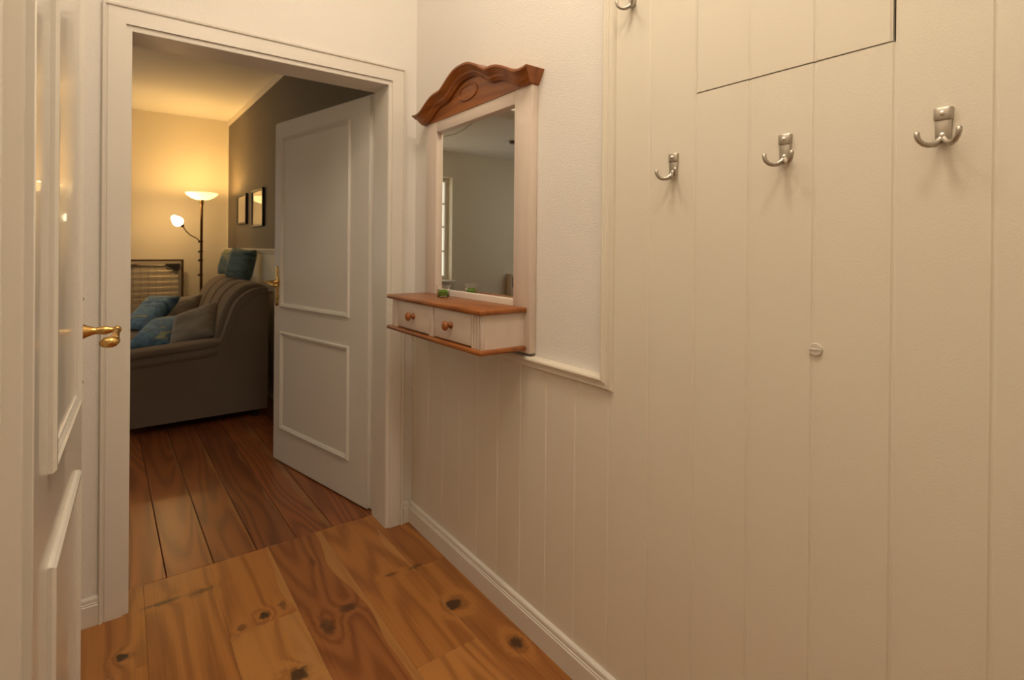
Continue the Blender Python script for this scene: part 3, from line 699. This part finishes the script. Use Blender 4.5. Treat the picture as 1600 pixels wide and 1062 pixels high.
# ------------------------------------------------------------------ wire mesh bed frame leaning by the far wall
bed = tag(empty('folding_bed', (-0.98, 4.36, 0)), 'upright folding bed frame with wire mesh and black corner brackets', 'folding bed')
brown = simple('brown_enamel', (0.075, 0.042, 0.022), 0.4); steel = simple('pale_wire', (0.50, 0.45, 0.36), 0.4, 0.6)
BX0, BX1, BT = -0.43, 0.432, 1.118
MB().frame(BX0, BX1, 0.0, BT, [(0, -0.014), (0.022, -0.014), (0.022, 0.014), (0, 0.014)], lambda u, z, h: (u, h, z)).build('outer_frame', brown, bed, bevel=0.004)
MB().frame(BX0+0.034, BX1-0.034, 0.05, BT-0.045, [(0, -0.008), (0.010, -0.008), (0.010, 0.006), (0, 0.006)], lambda u, z, h: (u, h-0.012, z)).build('inner_frame', steel, bed, bevel=0.002)
wm = MB()
for i in range(13):
    x = BX0+0.05+(BX1-BX0-0.10)*i/12; wm.tube([(x, -0.012, 0.05), (x, -0.012, BT-0.045)], 0.0028, 6)
for i in range(18):
    z = 0.07+(BT-0.13)*i/17; wm.tube([(BX0+0.04, -0.015, z), (BX1-0.04, -0.015, z)], 0.0028, 6)
wm.build('wire_mesh', steel, bed)
for s in (-1, 1):
    xo = BX1-0.03 if s > 0 else BX0+0.03
    MB().prism([(xo, BT-0.045), (xo-s*0.135, BT-0.045), (xo-s*0.120, BT-0.070), (xo-s*0.045, BT-0.118), (xo-s*0.012, BT-0.118)], 1, -0.026, -0.016).build('corner_bracket', 'black', bed)
MB().box(-0.03, 0.03, -0.024, -0.016, BT-0.060, BT-0.050).build('catch', brown, bed)
MB().box(BX0+0.02, BX1-0.02, 0.002, 0.030, 0.04, BT-0.03).build('cover_panel', simple('tan_cover', (0.62, 0.54, 0.42), 0.9), bed)

# ------------------------------------------------------------------ things seen only in the mirror
sd = tag(empty('smoke_detector', (-3.02, 3.29, LIV_H)), 'dark round detector on the living room ceiling, reflected in the mirror', 'smoke detector')
MB().lathe([(0.05, 0.0), (0.055, -0.01), (0.045, -0.035), (0.0, -0.038)], (0, 0, 0), 2, 24).build('housing', simple('dark_housing', (0.10, 0.085, 0.06), 0.5), sd, smooth_=True)
MB().lathe([(0.06, 0.0), (0.06, -0.006), (0.055, -0.008)], (0, 0, 0), 2, 24).build('mount_ring', 'cap', sd)
cb = MB().tube([(-1.93, 2.40, LIV_H-0.004), (-1.99, 2.51, LIV_H-0.004), (-2.06, 2.74, LIV_H-0.004), (-2.16, 3.10, LIV_H-0.004), (-2.21, 3.41, LIV_H-0.004), (-2.17, 3.65, LIV_H-0.004), (-2.05, 3.85, LIV_H-0.004)], 0.004, 6).build('ceiling_cable', simple('grey_cable', (0.35, 0.31, 0.25), 0.6))
tag(cb, 'thin curved cable along the living room ceiling, reflected in the mirror', 'cable')
sp = tag(empty('side_cabinet', (-4.00, 4.43, 0.0)), 'pale cabinet with a dark glazed front, reflected at the edge of the mirror', 'cabinet')
MB().box(-0.19, 0.19, -0.06, 0.06, 0.0, 0.87).build('cabinet_body', 'wash', sp, bevel=0.006)
MB().box(-0.165, 0.165, -0.066, -0.061, 0.66, 0.835).build('dark_front', 'black', sp, bevel=0.002)
dd = MB().box(-0.165, 0.165, -0.070, -0.061, 0.05, 0.63).build('cabinet_door', 'wash', sp, bevel=0.003)
MB().lathe([(0.010, 0.0), (0.012, 0.01), (0.0, 0.015)], (0.13, -0.075, 0.55), 2, 12).build('knob', 'pine', dd, smooth_=True)

# ------------------------------------------------------------------ hall ceiling lamps, unseen above the frame, added to light the hall
def unseen_ceiling_lamp(y, label, mat):
    hl = tag(empty('unseen_ceiling_lamp', (-0.64, y, HALL_H)), label, 'ceiling lamp')
    MB().lathe([(0.18, 0.0), (0.185, -0.012), (0.18, -0.022)], (0, 0, 0), 2, 32).build('mount', 'nickel', hl, smooth_=True)
    MB().lathe([(0.175, -0.022), (0.172, -0.06), (0.14, -0.105), (0.08, -0.128), (0.0, -0.134)], (0, 0, 0), 2, 32, False).build('glass_dome', mat, hl, smooth_=True, angle=60)
unseen_ceiling_lamp(-1.12, 'unseen round opal glass ceiling lamp nearer the living room doorway', 'hall_glass')
unseen_ceiling_lamp(-1.95, 'unseen round opal glass ceiling lamp farther from the living room doorway', 'hall_glass_dim')
